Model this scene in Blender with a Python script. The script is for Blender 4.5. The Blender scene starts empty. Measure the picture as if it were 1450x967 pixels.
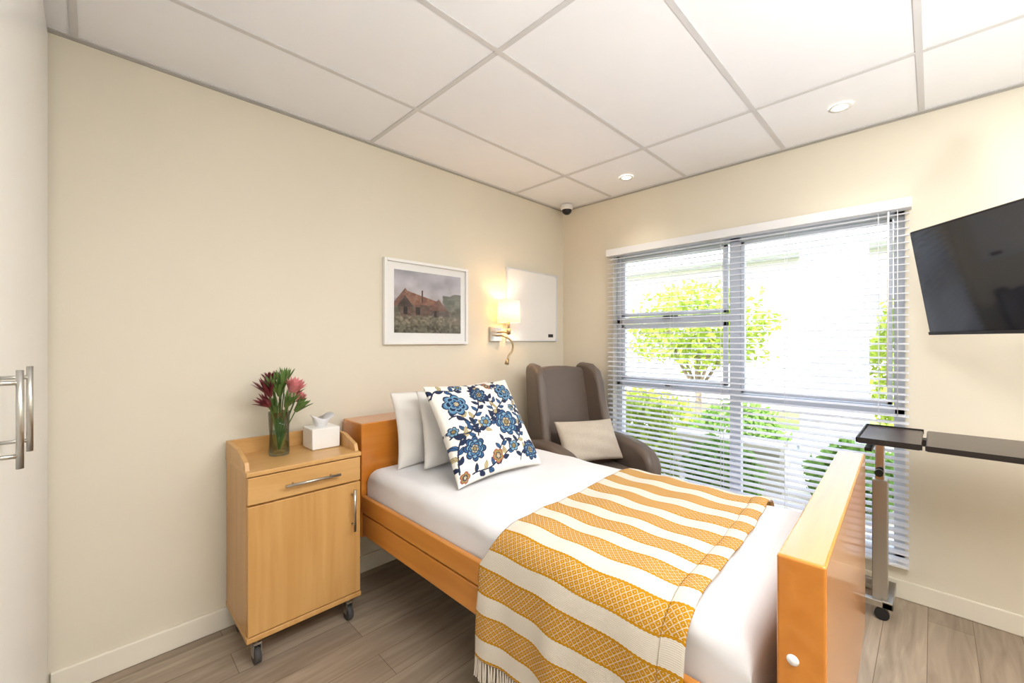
import bpy, math, random
import numpy as np
from mathutils import Vector, Matrix, Euler
random.seed(3); rng=np.random.default_rng(5)
S=bpy.context.scene
try:
    S.view_settings.view_transform='Standard'
    S.view_settings.look='None'
    S.view_settings.exposure=0.33
except Exception as e: print(e)

# ------------------------------------------------------------ helpers
def lin(c):
    return tuple(((x/255)/12.92 if x/255<=0.04045 else ((x/255+0.055)/1.055)**2.4) for x in c)
def newmat(name):
    m=bpy.data.materials.new(name); m.use_nodes=True
    nt=m.node_tree; b=nt.nodes['Principled BSDF']; return m,nt,b
def mat(name,c,rough=0.5,metal=0.0,var=0.05,vscale=6,stretch=(1,1,1),bump=0.0,bscale=60,coat=0,emit=0,trans=0,spec=0.5,sheen=0):
    m,nt,b=newmat(name); c=lin(c)
    N=nt.nodes; L=nt.links
    tc=N.new('ShaderNodeTexCoord'); mp=N.new('ShaderNodeMapping'); mp.inputs['Scale'].default_value=stretch
    L.new(tc.outputs['Object'],mp.inputs[0])
    n=N.new('ShaderNodeTexNoise'); n.inputs['Scale'].default_value=vscale; n.inputs['Detail'].default_value=4
    L.new(mp.outputs[0],n.inputs['Vector'])
    r=N.new('ShaderNodeValToRGB'); 
    r.color_ramp.elements[0].position=0.3; r.color_ramp.elements[1].position=0.7
    r.color_ramp.elements[0].color=tuple(x*(1-var) for x in c)+(1,)
    r.color_ramp.elements[1].color=tuple(min(1,x*(1+var)) for x in c)+(1,)
    L.new(n.outputs['Fac'],r.inputs[0]); L.new(r.outputs[0],b.inputs['Base Color'])
    b.inputs['Roughness'].default_value=rough; b.inputs['Metallic'].default_value=metal
    b.inputs['Specular IOR Level'].default_value=spec
    b.inputs['Coat Weight'].default_value=coat; b.inputs['Coat Roughness'].default_value=0.08
    b.inputs['Sheen Weight'].default_value=sheen
    if emit:
        b.inputs['Emission Color'].default_value=c+(1,); b.inputs['Emission Strength'].default_value=emit
    if bump:
        n2=N.new('ShaderNodeTexNoise'); n2.inputs['Scale'].default_value=bscale; n2.inputs['Detail'].default_value=3
        L.new(mp.outputs[0],n2.inputs['Vector'])
        bp=N.new('ShaderNodeBump'); bp.inputs['Strength'].default_value=bump; bp.inputs['Distance'].default_value=0.01
        L.new(n2.outputs['Fac'],bp.inputs['Height']); L.new(bp.outputs[0],b.inputs['Normal'])
    return m
def add_trans(m,c,f):
    nt=m.node_tree; b=nt.nodes['Principled BSDF']
    tr=nt.nodes.new('ShaderNodeBsdfTranslucent'); tr.inputs[0].default_value=lin(c)+(1,)
    mx=nt.nodes.new('ShaderNodeMixShader'); mx.inputs[0].default_value=f
    nt.links.new(b.outputs[0],mx.inputs[1]); nt.links.new(tr.outputs[0],mx.inputs[2]); nt.links.new(mx.outputs[0],nt.nodes['Material Output'].inputs[0]); return m
def woodmat(name,c1,c2,grain=(1,1,0.08),scale=28,rough=0.35,coat=0.3,cr=.12):
    m,nt,b=newmat(name); N=nt.nodes; L=nt.links
    tc=N.new('ShaderNodeTexCoord'); mp=N.new('ShaderNodeMapping'); mp.inputs['Scale'].default_value=grain
    L.new(tc.outputs['Object'],mp.inputs[0])
    n=N.new('ShaderNodeTexNoise'); n.inputs['Scale'].default_value=scale; n.inputs['Detail'].default_value=6; n.inputs['Distortion'].default_value=0.6
    L.new(mp.outputs[0],n.inputs['Vector'])
    r=N.new('ShaderNodeValToRGB'); e=r.color_ramp.elements
    e[0].position=0.25; e[0].color=lin(c1)+(1,); e[1].position=0.75; e[1].color=lin(c2)+(1,)
    L.new(n.outputs['Fac'],r.inputs[0]); L.new(r.outputs[0],b.inputs['Base Color'])
    b.inputs['Roughness'].default_value=rough; b.inputs['Coat Weight'].default_value=coat; b.inputs['Coat Roughness'].default_value=cr
    return m
def vcmat(name,rough=0.8,coat=0,bump=0.0,bscale=300,sheen=0):
    m,nt,b=newmat(name); N=nt.nodes; L=nt.links
    a=N.new('ShaderNodeVertexColor'); a.layer_name='Col'
    L.new(a.outputs[0],b.inputs['Base Color']); b.inputs['Roughness'].default_value=rough
    b.inputs['Coat Weight'].default_value=coat; b.inputs['Coat Roughness'].default_value=0.03
    b.inputs['Sheen Weight'].default_value=sheen
    if bump:
        n2=N.new('ShaderNodeTexNoise'); n2.inputs['Scale'].default_value=bscale
        bp=N.new('ShaderNodeBump'); bp.inputs['Strength'].default_value=bump; bp.inputs['Distance'].default_value=0.005
        L.new(n2.outputs['Fac'],bp.inputs['Height']); L.new(bp.outputs[0],b.inputs['Normal'])
    return m
def group(name,loc=(0,0,0),rotz=0,world=True):
    e=bpy.data.objects.new(name,None); S.collection.objects.link(e); e.location=loc; e.rotation_euler=(0,0,rotz)
    e.empty_display_size=0.1; e['w']=1 if world else 0
    return e
def attach(o,e):
    if e is None: return
    o.parent=e
    if e['w']: o.matrix_parent_inverse=Matrix.Translation(e.location).inverted()
def fin(o,parent=None,smooth=False,bevel=0,seg=2,sub=0,mat_=None):
    S.collection.objects.link(o)
    if mat_: o.data.materials.append(mat_)
    if smooth:
        for p in o.data.polygons: p.use_smooth=True
    if bevel:
        md=o.modifiers.new('bev','BEVEL'); md.width=bevel; md.segments=seg; md.limit_method='ANGLE'; md.angle_limit=math.radians(35)
        for p in o.data.polygons: p.use_smooth=True
        md.harden_normals=True
    if sub:
        md=o.modifiers.new('sub','SUBSURF'); md.levels=sub; md.render_levels=sub
    attach(o,parent); return o
def mesh(name,v,f,m,parent=None,**k):
    me=bpy.data.meshes.new(name); me.from_pydata([tuple(x) for x in v],[],[tuple(x) for x in f]); me.update()
    o=bpy.data.objects.new(name,me); return fin(o,parent,mat_=m,**k)
def box(name,a,b,m,parent=None,bevel=0,**k):
    c=[(a[i]+b[i])/2 for i in range(3)]; h=[abs(b[i]-a[i])/2 for i in range(3)]
    v=[(sx*h[0],sy*h[1],sz*h[2]) for sx in(-1,1) for sy in(-1,1) for sz in(-1,1)]
    f=[(0,1,3,2),(4,6,7,5),(0,4,5,1),(2,3,7,6),(0,2,6,4),(1,5,7,3)]
    o=mesh(name,v,f,m,None,bevel=bevel,**k); o.location=c; attach(o,parent); return o
def boxes(name,lst,m,parent=None,**k):
    V=[];F=[]
    for a,b in lst:
        n=len(V)
        V+=[(x,y,z) for x in(a[0],b[0]) for y in(a[1],b[1]) for z in(a[2],b[2])]
        F+=[tuple(n+i for i in q) for q in [(0,1,3,2),(4,6,7,5),(0,4,5,1),(2,3,7,6),(0,2,6,4),(1,5,7,3)]]
    return mesh(name,V,F,m,parent,**k)
def cyl(name,p0,p1,r,m,parent=None,r2=None,seg=24,caps=True,smooth=True):
    p0=Vector(p0);p1=Vector(p1);r2=r if r2 is None else r2
    d=(p1-p0).normalized(); a=d.orthogonal().normalized(); b=d.cross(a)
    V=[];F=[]
    for p,rr in((p0,r),(p1,r2)):
        for i in range(seg):
            t=2*math.pi*i/seg; V.append(p+a*rr*math.cos(t)+b*rr*math.sin(t))
    for i in range(seg): j=(i+1)%seg; F.append((i,j,seg+j,seg+i))
    if caps: F.append(tuple(range(seg))[::-1]); F.append(tuple(range(seg,2*seg)))
    o=mesh(name,V,F,m,parent)
    for p in o.data.polygons: p.use_smooth = smooth and len(p.vertices)==4
    return o
def lathe(name,prof,c,m,parent=None,seg=32,smooth=True):
    V=[];F=[]
    for r,z in prof:
        for i in range(seg):
            t=2*math.pi*i/seg; V.append((c[0]+r*math.cos(t),c[1]+r*math.sin(t),c[2]+z))
    for k in range(len(prof)-1):
        for i in range(seg):
            j=(i+1)%seg; F.append((k*seg+i,k*seg+j,(k+1)*seg+j,(k+1)*seg+i))
    return mesh(name,V,F,m,parent,smooth=smooth)
def tube(name,pts,r,m,parent=None,res=8,cyc=False):
    cu=bpy.data.curves.new(name,'CURVE'); cu.dimensions='3D'; cu.bevel_depth=r; cu.bevel_resolution=4; cu.resolution_u=res
    sp=cu.splines.new('BEZIER'); sp.bezier_points.add(len(pts)-1)
    for i,p in enumerate(pts):
        bp=sp.bezier_points[i]; bp.co=p; bp.handle_left_type='AUTO'; bp.handle_right_type='AUTO'
    sp.use_cyclic_u=cyc
    o=bpy.data.objects.new(name,cu); S.collection.objects.link(o); cu.materials.append(m); attach(o,parent); return o
def profx(name,pts,x0,x1,m,parent=None,**k):   # polygon in (y,z) extruded over x
    n=len(pts); V=[(x0,y,z) for y,z in pts]+[(x1,y,z) for y,z in pts]
    F=[tuple(range(n))[::-1],tuple(range(n,2*n))]+[(i,(i+1)%n,n+(i+1)%n,n+i) for i in range(n)]
    return mesh(name,V,F,m,parent,**k)
def setcol(o,cols):
    ca=o.data.color_attributes.new('Col','FLOAT_COLOR','POINT')
    a=np.ones((len(o.data.vertices),4),dtype=np.float32); a[:,:3]=cols; ca.data.foreach_set('color',a.ravel())
def linarr(c):
    c=np.clip(c/255.0,0,1); return np.where(c<=0.04045,c/12.92,((c+0.055)/1.055)**2.4)

# ------------------------------------------------------------ materials
M_wall=mat('wall_paint_cream',(228,221,204),0.75,var=0.012,vscale=2,bump=0.04,bscale=250)
M_ceil=mat('ceiling_tile_white',(244,245,248),0.85,var=0.01)
M_grid=mat('grid_white',(212,211,211),0.5,var=0.01)
M_trimshadow=mat('painted_trim_shadow',(170,166,158),0.6)
M_base=mat('skirting_cream',(238,232,217),0.45,var=0.01)
M_white=mat('wardrobe_white',(240,240,240),0.3,var=0.01,coat=0.2)
M_steel=mat('brushed_steel',(190,188,182),0.28,metal=1,var=0.05,vscale=40,stretch=(1,1,0.05))
M_chrome=mat('chrome',(205,205,208),0.15,metal=1,var=0.02)
M_dark=mat('dark_plastic',(30,30,32),0.4)
M_rubber=mat('caster_rubber',(70,68,68),0.6)
M_cab=woodmat('beech_laminate',(196,146,80),(214,168,106),grain=(1,1,0.07),scale=22,rough=0.4,coat=0.15)
M_cabh=woodmat('beech_laminate_top',(202,154,90),(218,174,114),grain=(0.07,1,1),scale=22,rough=0.4,coat=0.15)
M_bed=woodmat('bed_beech',(200,120,36),(218,142,54),grain=(0.08,1,1),scale=18,rough=0.25,coat=.75,cr=.1)
M_rail=woodmat('bed_rail_beech',(198,126,46),(218,148,68),grain=(1,0.06,1),scale=18,rough=0.3,coat=0.4)
M_linen=mat('white_linen',(232,232,235),0.85,var=0.012,vscale=8,bump=0.25,bscale=7,sheen=0.1)
M_pil=mat('pillow_cotton',(232,229,224),0.85,var=0.012,bump=0.2,bscale=12)
M_chair=mat('taupe_vinyl',(102,90,82),0.42,var=0.05,vscale=5,bump=0.08,bscale=120)
M_beige=mat('beige_linen',(198,187,172),0.85,var=0.05,vscale=90,bump=0.2,bscale=300)
M_fr=mat('white_frame',(242,242,241),0.35,var=0.005)
M_alu=mat('powder_coated_aluminium',(216,221,229),0.4,var=0.01)
M_slat=add_trans(mat('blind_slat_white',(244,245,249),0.4,var=0.005),(244,246,252),.42)
M_val=mat('blind_valance_white',(236,238,242),0.45,var=0.005)
M_tv=mat('tv_bezel',(16,16,18),0.25)
M_tab=mat('dark_walnut_laminate',(58,42,38),0.35,var=0.12,vscale=25,stretch=(1,0.1,1),coat=0.2)
M_brass=mat('satin_nickel_warm',(180,160,128),0.3,metal=1)

def screen():
    m,nt,b=newmat('tv_screen'); b.inputs['Base Color'].default_value=(0.012,0.016,0.026,1); b.inputs['Roughness'].default_value=0.08
    b.inputs['Specular IOR Level'].default_value=.7; b.inputs['Coat Weight'].default_value=.5; b.inputs['Coat Roughness'].default_value=.03
    n=nt.nodes.new('ShaderNodeTexNoise'); n.inputs['Scale'].default_value=3
    mr=nt.nodes.new('ShaderNodeMapRange'); mr.inputs['To Min'].default_value=0.05; mr.inputs['To Max'].default_value=0.08
    nt.links.new(n.outputs['Fac'],mr.inputs[0]); nt.links.new(mr.outputs[0],b.inputs['Roughness']); return m
M_scr=screen()
def floor_mat():
    m,nt,b=newmat('vinyl_plank_floor'); N=nt.nodes; L=nt.links
    tc=N.new('ShaderNodeTexCoord')
    br=N.new('ShaderNodeTexBrick'); br.offset=0.37; br.inputs['Scale'].default_value=1
    br.inputs['Brick Width'].default_value=1.2; br.inputs['Row Height'].default_value=0.15
    br.inputs['Mortar Size'].default_value=0.0014; br.inputs['Mortar Smooth'].default_value=0.2; br.inputs['Bias'].default_value=0
    br.inputs['Color1'].default_value=lin((174,158,139))+(1,); br.inputs['Color2'].default_value=lin((151,135,118))+(1,)
    br.inputs['Mortar'].default_value=lin((112,97,83))+(1,)
    L.new(tc.outputs['Object'],br.inputs['Vector'])
    mp=N.new('ShaderNodeMapping'); mp.inputs['Scale'].default_value=(0.09,1,1); L.new(tc.outputs['Object'],mp.inputs[0])
    n=N.new('ShaderNodeTexNoise'); n.inputs['Scale'].default_value=26; n.inputs['Detail'].default_value=7; n.inputs['Distortion'].default_value=1.2
    L.new(mp.outputs[0],n.inputs['Vector'])
    r=N.new('ShaderNodeValToRGB'); r.color_ramp.elements[0].position=0.3; r.color_ramp.elements[1].position=0.7
    r.color_ramp.elements[0].color=(0.70,0.68,0.66,1); r.color_ramp.elements[1].color=(1.1,1.1,1.1,1)
    L.new(n.outputs['Fac'],r.inputs[0])
    mx=N.new('ShaderNodeMix'); mx.data_type='RGBA'; mx.blend_type='MULTIPLY'; mx.inputs[0].default_value=1
    L.new(br.outputs['Color'],mx.inputs[6]); L.new(r.outputs[0],mx.inputs[7]); L.new(mx.outputs[2],b.inputs['Base Color'])
    b.inputs['Roughness'].default_value=0.38
    bp=N.new('ShaderNodeBump'); bp.inputs['Strength'].default_value=0.15; bp.inputs['Distance'].default_value=0.004
    L.new(br.outputs['Fac'],bp.inputs['Height']); bp.invert=True; L.new(bp.outputs[0],b.inputs['Normal'])
    return m
M_floor=floor_mat()
def glassmat(name,fac=0.06,tint=(1,1,1)):
    m=bpy.data.materials.new(name); m.use_nodes=True; nt=m.node_tree; nt.nodes.clear()
    o=nt.nodes.new('ShaderNodeOutputMaterial'); t=nt.nodes.new('ShaderNodeBsdfTransparent'); g=nt.nodes.new('ShaderNodeBsdfGlossy')
    t.inputs[0].default_value=tint+(1,); g.inputs['Roughness'].default_value=0.03
    lw=nt.nodes.new('ShaderNodeLayerWeight'); lw.inputs[0].default_value=0.25
    mx=nt.nodes.new('ShaderNodeMixShader'); ml=nt.nodes.new('ShaderNodeMath'); ml.operation='MULTIPLY'; ml.inputs[1].default_value=fac*6
    nt.links.new(lw.outputs['Fresnel'],ml.inputs[0]); nt.links.new(ml.outputs[0],mx.inputs[0])
    nt.links.new(t.outputs[0],mx.inputs[1]); nt.links.new(g.outputs[0],mx.inputs[2]); nt.links.new(mx.outputs[0],o.inputs[0]); return m
M_glass=glassmat('window_glass',0.05)
M_vase=glassmat('vase_glass',0.13,(0.84,0.9,0.86))

# ------------------------------------------------------------ room shell
XB=2.974; YA=2.329; ZC=2.496; XL=-1.35; YF=-2.0
box('floor',(XL-.1,YF-.1,-.1),(XB+.2,YA+.1,0),M_floor)
box('ceiling',(XL-.1,YF-.1,ZC),(XB+.2,YA+.1,ZC+.15),M_ceil)
box('wall_back',(XL-.1,YA,0),(XB,YA+.15,ZC),M_wall)
box('wall_left',(XL-.1,YF,0),(XL,YA,ZC),M_wall)
box('wall_front',(XL-.1,YF-.15,0),(XB+.2,YF,ZC),M_wall)
wy0,wy1,wz0,wz1=.10,1.82,.17,2.035
boxes('wall_right',[((XB,YF,0),(XB+.2,wy0,ZC)),((XB,wy1,0),(XB+.2,YA+.15,ZC)),((XB,wy0,0),(XB+.2,wy1,wz0)),((XB,wy0,wz1),(XB+.2,wy1,ZC))],M_wall)
def baseb(name,a,b): box(name,a,b,M_base,bevel=.005)
baseb('baseboard_back',(-.11,YA-.015,0),(XB,YA,.095))
baseb('baseboard_right',(XB-.015,YF,0),(XB,YA-.015,.095))
gl=[]; w=.011
for y in (-1.754,-1.157,-.56,.037,.634,1.231,1.828): gl.append(((XL,y-w,ZC-.004),(XB,y+w,ZC+.001)))
for x in (-1.247,-.047,1.153,2.353): gl.append(((x-w,YF,ZC-.0045),(x+w,YA,ZC+.001)))
gl+=[((XL,YA-.02,ZC-.005),(XB,YA,ZC+.001)),((XB-.02,YF,ZC-.005),(XB,YA,ZC+.001))]
boxes('ceiling_grid',gl,M_grid)
boxes('trim_shadow_1',[((XL,YA-.006,ZC-.014),(XB,YA,ZC-.005)),((XB-.006,YF,ZC-.014),(XB,YA,ZC-.005))],M_trimshadow)  # dark strip painted as the shadow below the perimeter ceiling angle

# ------------------------------------------------------------ window
g=group('window_1',(XB+.07,.96,1.1))
fx0,fx1=XB+.06,XB+.11
fr=[((fx0,wy0,wz0),(fx1,wy0+.045,wz1)),((fx0,wy1-.045,wz0),(fx1,wy1,wz1)),((fx0,wy0,wz1-.045),(fx1,wy1,wz1)),((fx0,wy0,wz0),(fx1,wy1,wz0+.05)),
 ((fx0,.895,wz0),(fx1,.965,wz1)),((fx0,.965,1.47),(fx1,wy1,1.52)),((fx0,.965,.965),(fx1,wy1,1.025)),((fx0,wy0,.94),(fx1,.895,.985))]
boxes('frame',fr,M_alu,g,bevel=.004)
sash=[]
def sashr(y0,y1,z0,z1,t=.03):
    a,b=fx0-.012,fx0+.02
    return [((a,y0,z0),(b,y0+t,z1)),((a,y1-t,z0),(b,y1,z1)),((a,y0,z0),(b,y1,z0+t)),((a,y0,z1-t),(b,y1,z1))]
sash+=sashr(.975,wy1-.05,1.525,wz1-.05)+sashr(.975,wy1-.05,1.03,1.465)+sashr(wy0+.05,.89,.99,wz1-.05,.022)
boxes('sashes',sash,M_alu,g,bevel=.003)
boxes('glazing',[((fx0+.02,wy0+.02,wz0+.02),(fx0+.024,wy1-.02,wz1-.02))],M_glass,g)
boxes('latches',[((fx0-.03,1.36,1.5),(fx0-.01,1.42,1.515)),((fx0-.045,1.3,1.508),(fx0-.03,1.41,1.52)),((fx0-.03,1.36,1.0),(fx0-.01,1.40,1.015)),((fx0-.04,1.3,1.008),(fx0-.03,1.40,1.018))],M_dark,g)
box('window_sill',(XB,wy0,wz0),(fx0,wy1,wz0+.012),M_base,g)
g=group('venetian_blind',(XB-.03,.96,2.0))
by0,by1=.08,1.84; bx=XB-.032
box('valance',(XB-.07,by0-.008,2.006),(XB-.001,by1+.005,2.06),M_val,g,bevel=.004)
V=[];F=[]
tilt=math.radians(6); wS=.050
z=1.985; n=0
while z>.2:
    cs=[]
    for k in range(4):
        s=(k/3-.5); cs.append((s*wS*math.cos(tilt), s*wS*math.sin(tilt)+.003*(1-(2*s)**2)))
    b0=len(V)
    for y in(by0+.003,by1-.003):
        for dx,dz in cs: V.append((bx+dx,y,z+dz))
        for dx,dz in cs[::-1]: V.append((bx+dx,y,z+dz-.003))
    for i in range(8): j=(i+1)%8; F.append((b0+i,b0+j,b0+8+j,b0+8+i))
    F.append(tuple(range(b0,b0+8))); F.append(tuple(range(b0+8,b0+16))[::-1])
    z-=.037; n+=1
mesh('slats',V,F,M_slat,g)
box('bottom_rail',(bx-.024,by0+.003,z),(bx+.024,by1-.003,z+.016),M_val,g,bevel=.003)
cords=[]
for y in(.2,.62,.98,1.32,1.72):
    for dx in(-.0262,.0262): cords.append(((bx+dx-.0008,y-.0012,z),(bx+dx+.0008,y+.0012,2.0)))
boxes('ladder_cords',cords,M_val,g)
cyl('tilt_wand',(bx-.035,.16,2.0),(bx-.035,.165,1.1),.004,M_val,g)
cyl('pull_cord',(bx-.035,.125,2.0),(bx-.035,.125,.95),.0015,M_val,g)

# ------------------------------------------------------------ wardrobe
WX=-.115
g=group('wardrobe',(-.4,1.4,0))
box('carcass',(-.72,.45,0.0),(WX-.02,YA-.017,ZC-.016),M_white,g)
for i,(a,b) in enumerate(((.455,1.083),(1.087,YA-.02))):
    box('door_panel_%d'%(i+1),(WX-.02,a,.08),(WX,b,ZC-.03),M_white,g,bevel=.002)
for i,y in enumerate((1.015,1.165)):
    cyl('handle_bar_%d'%(i+1),(WX+.035,y,1.13),(WX+.035,y,1.285),.0045,M_steel,g)
    for zz in(1.15,1.265): cyl('handle_post_%d_%d'%(i+1,int(zz*100)),(WX,y,zz),(WX+.035,y,zz),.0035,M_steel,g)

# ------------------------------------------------------------ downlights
M_bulb=mat('lamp_led',(255,240,214),0.5,emit=12)
def downlight(x,y,e=14,nm='downlight'):
    g=group(nm,(x,y,ZC))
    lathe('bezel_ring',[(.045,-.002),(.047,-.008),(.03,-.006),(.028,.0)],(x,y,ZC-.001),M_fr,g)
    cyl('led_lens',(x,y,ZC-.007),(x,y,ZC-.002),.03,M_bulb,g)
    l=bpy.data.lights.new('spot','SPOT'); l.energy=e; l.color=(1,.88,.72); l.spot_size=math.radians(110); l.spot_blend=1; l.shadow_soft_size=.03
    o=bpy.data.objects.new('spot_lamp',l); S.collection.objects.link(o); o.location=(x,y,ZC-.02); attach(o,g)
for x,y in((2.678,1.532),(2.624,.322),(.5,-.9),(1.8,-.9)): downlight(x,y,6)  # last two are unseen, added behind the viewpoint as fill
M_pan=mat('fill_panel_emitter',(255,252,248),0.5,emit=3)
for x,y in((.55,-.26),(1.75,-.86)):  # unseen glowing panels added behind the viewpoint for interior fill light
    g=group('added_fill_panel',(x,y,ZC))
    box('diffuser',(x-.55,y-.26,ZC-.012),(x+.55,y+.26,ZC-.006),M_pan,g)
    l=bpy.data.lights.new('panel','AREA'); l.shape='RECTANGLE'; l.size=1.1; l.size_y=.52; l.energy=23; l.color=(1,.98,.95)
    o=bpy.data.objects.new('fill_panel_lamp',l); S.collection.objects.link(o); o.location=(x,y,ZC-.02); attach(o,g)
# unseen uplighter added behind the viewpoint to brighten the ceiling
ux,uy=.9,-1.0
g=group('added_fill_uplight',(ux,uy,0))
lathe('foot',[(0,.02),(.13,.018),(.14,.0),(0,0)],(ux,uy,0),M_steel,g)
cyl('pole',(ux,uy,.01),(ux,uy,1.12),.012,M_steel,g)
lathe('bowl',[(.015,-.08),(.08,-.06),(.14,0),(.136,.0),(.075,-.05),(.01,-.07)],(ux,uy,1.20),M_fr,g)
l=bpy.data.lights.new('uplight','SPOT'); l.energy=130; l.color=(.94,.97,1); l.spot_size=math.radians(160); l.spot_blend=.6; l.shadow_soft_size=.08
o=bpy.data.objects.new('uplight_lamp',l); S.collection.objects.link(o); o.location=(ux,uy,1.21); o.rotation_euler=(math.pi,0,0); attach(o,g)

# dome cctv
g=group('security_camera',(2.85,2.2,2.45))
lathe('base',[(0,0),(.05,0),(.052,-.03),(.04,-.045),(0,-.045)],(2.86,2.2,ZC-.005),M_fr,g)
lathe('dome',[(.04,-.03),(.042,-.045),(.036,-.065),(.02,-.08),(.0005,-.084)],(2.86,2.2,ZC-.004),M_dark,g)

# ------------------------------------------------------------ bedside cabinet
g=group('bedside_cabinet',(.68,2.12,0))
x0,x1,y0,y1=.438,.915,1.94,2.308
box('carcass',(x0+.002,y0+.02,.125),(x1-.002,y1,.785),M_cab,g,bevel=.002)
box('base_board',(x0,y0,.112),(x1,y1,.134),M_cab,g,bevel=.003)
box('top_board',(x0-.001,y0-.002,.782),(x1+.001,y1,.802),M_cabh,g,bevel=.004)
box('drawer_front',(x0+.004,y0,.668),(x1-.004,y0+.02,.778),M_cabh,g,bevel=.003)
box('door_front',(x0+.004,y0,.138),(x1-.004,y0+.02,.661),M_cab,g,bevel=.003)
gp=[(y1,.80),(y1,.872),(y0+.16,.868),(y0+.04,.835),(y0+.025,.80)]
profx('gallery_side_1',gp,x0,x0+.018,M_cab,g,bevel=.003)
profx('gallery_side_2',gp,x1-.018,x1,M_cab,g,bevel=.003)
box('gallery_back',(x0+.018,y1-.018,.80),(x1-.018,y1,.872),M_cabh,g,bevel=.002)
cyl('drawer_handle',(.575,y0-.028,.722),(.805,y0-.028,.722),.006,M_steel,g)
for x in(.61,.77): cyl('drawer_handle_post',(x,y0,.722),(x,y0-.028,.722),.0045,M_steel,g)
cyl('door_handle',(.872,y0-.028,.44),(.872,y0-.028,.635),.006,M_steel,g)
for zz in(.47,.605): cyl('door_handle_post',(.872,y0,zz),(.872,y0-.028,zz),.0045,M_steel,g)
for x in(x0+.045,x1-.045):
    for y in(y0+.045,y1-.05):
        cyl('caster_stem',(x,y,.07),(x,y,.114),.008,M_steel,g)
        boxes('caster_fork',[((x-.016,y-.02,.03),(x-.013,y+.015,.085)),((x+.013,y-.02,.03),(x+.016,y+.015,.085)),((x-.016,y-.02,.08),(x+.016,y+.015,.088))],M_steel,g)
        cyl('caster_wheel',(x-.012,y-.005,.032),(x+.012,y-.005,.032),.032,M_rubber,g)

# tissue box
g=group('tissue_box',(.82,2.19,.802))
box('carton',(.75,2.11,.803),(.885,2.24,.905),M_fr,g,bevel=.006)
V=[];F=[]
for k in range(7):
    for i in range(24):
        t=2*math.pi*i/24; h=k/6
        r=(.02+.028*h)*(1+.25*math.sin(3*t+k*.5)*h); V.append((.815+r*math.cos(t)*1.1,2.175+r*.7*math.sin(t),.9+.055*h+.014*math.sin(2*t+1)*h))
for k in range(6):
    for i in range(24): j=(i+1)%24; F.append((k*24+i,k*24+j,(k+1)*24+j,(k+1)*24+i))
V.append((.815,2.175,.925)); F+= [(6*24+i,6*24+(i+1)%24,len(V)-1) for i in range(24)]
mesh('tissue',V,F,M_linen,g,smooth=True)

# vase with flowers
g=group('flower_vase',(.62,2.16,.802))
c=(.62,2.16,.803)
lathe('glass_vase',[(0,0),(.042,0),(.044,.01),(.041,.1),(.046,.2),(.043,.2),(.038,.1),(.04,.014),(0,.014)],c,M_vase,g)
M_water=glassmat('vase_water',0.05,(.84,.9,.82))
lathe('water',[(0,.015),(.0375,.015),(.0375,.11),(0,.11)],c,M_water,g)
M_stem=mat('stem_green',(78,104,44),0.6)
M_leafg=mat('leaf_green',(94,124,62),0.55,var=.25,vscale=30)
M_pink=mat('protea_pink',(226,142,146),0.6,var=.2,vscale=40)
M_red=mat('leucadendron_red',(114,44,52),0.55,var=.35,vscale=30)
M_cone=mat('protea_cone',(240,196,190),0.8,var=.1,vscale=80)
def petals(name,base,axis,rings,m,parent):
    base=Vector(base); axis=Vector(axis).normalized(); a=axis.orthogonal().normalized(); b=axis.cross(a)
    V=[];F=[]
    for (cnt,L,W,spread,curl,off) in rings:
        for i in range(cnt):
            t=2*math.pi*(i+random.random()*.3)/cnt+off
            rad=a*math.cos(t)+b*math.sin(t); tan=axis.cross(rad)
            n0=len(V); K=6
            p=base+rad*.008
            for k in range(K+1):
                s=k/K; wv=W*math.sin(math.pi*min(1,(s*.85+.12)))*(1 if k<K else 0.05)
                ang=spread*(.35+curl*s)
                dirv=axis*math.cos(ang)+rad*math.sin(ang)
                if k: p=p+dirv*L/K
                V+= [p-tan*wv/2, p+rad*wv*.12, p+tan*wv/2]
            for k in range(K):
                q=n0+3*k; F+=[(q,q+1,q+4,q+3),(q+1,q+2,q+5,q+4)]
    return mesh(name,V,F,m,parent,smooth=True)
def stem(p1,r=.0035,x=0,y=0):
    p0=(c[0]+x,c[1]+y,c[2]+.02); mid=((p0[0]*1.2+p1[0]*.8)/2,(p0[1]*1.2+p1[1]*.8)/2,(p0[2]+p1[2])/2)
    tube('stem',[p0,mid,p1],r,M_stem,g)
def protea(p,ax,s):
    stem(p); petals('protea_petals',p,ax,[(14,.075*s,.02*s,.75,.7,0),(12,.08*s,.02*s,.5,.5,.2),(10,.075*s,.018*s,.3,.2,.1)],M_pink,g)
    A=Vector(ax).normalized(); q=Vector(p)
    cyl('protea_cone',q,q+A*.055*s,.02*s,M_cone,g,r2=.006*s)
protea((.655,2.11,1.08),(.25,-.35,1),1.1)
protea((.685,2.15,1.05),(.7,-.3,.8),.7)
def leuc(p,ax,s):
    stem(p); petals('leucadendron_bracts',p,ax,[(9,.09*s,.014*s,.85,.5,0),(8,.085*s,.014*s,.55,.4,.3),(6,.075*s,.012*s,.25,.2,.1)],M_red,g)
leuc((.575,2.13,1.08),(-.35,-.2,1),1.1); leuc((.60,2.19,1.12),(-.15,.1,1),.9); leuc((.565,2.10,1.04),(-.8,-.3,.8),.8)
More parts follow.
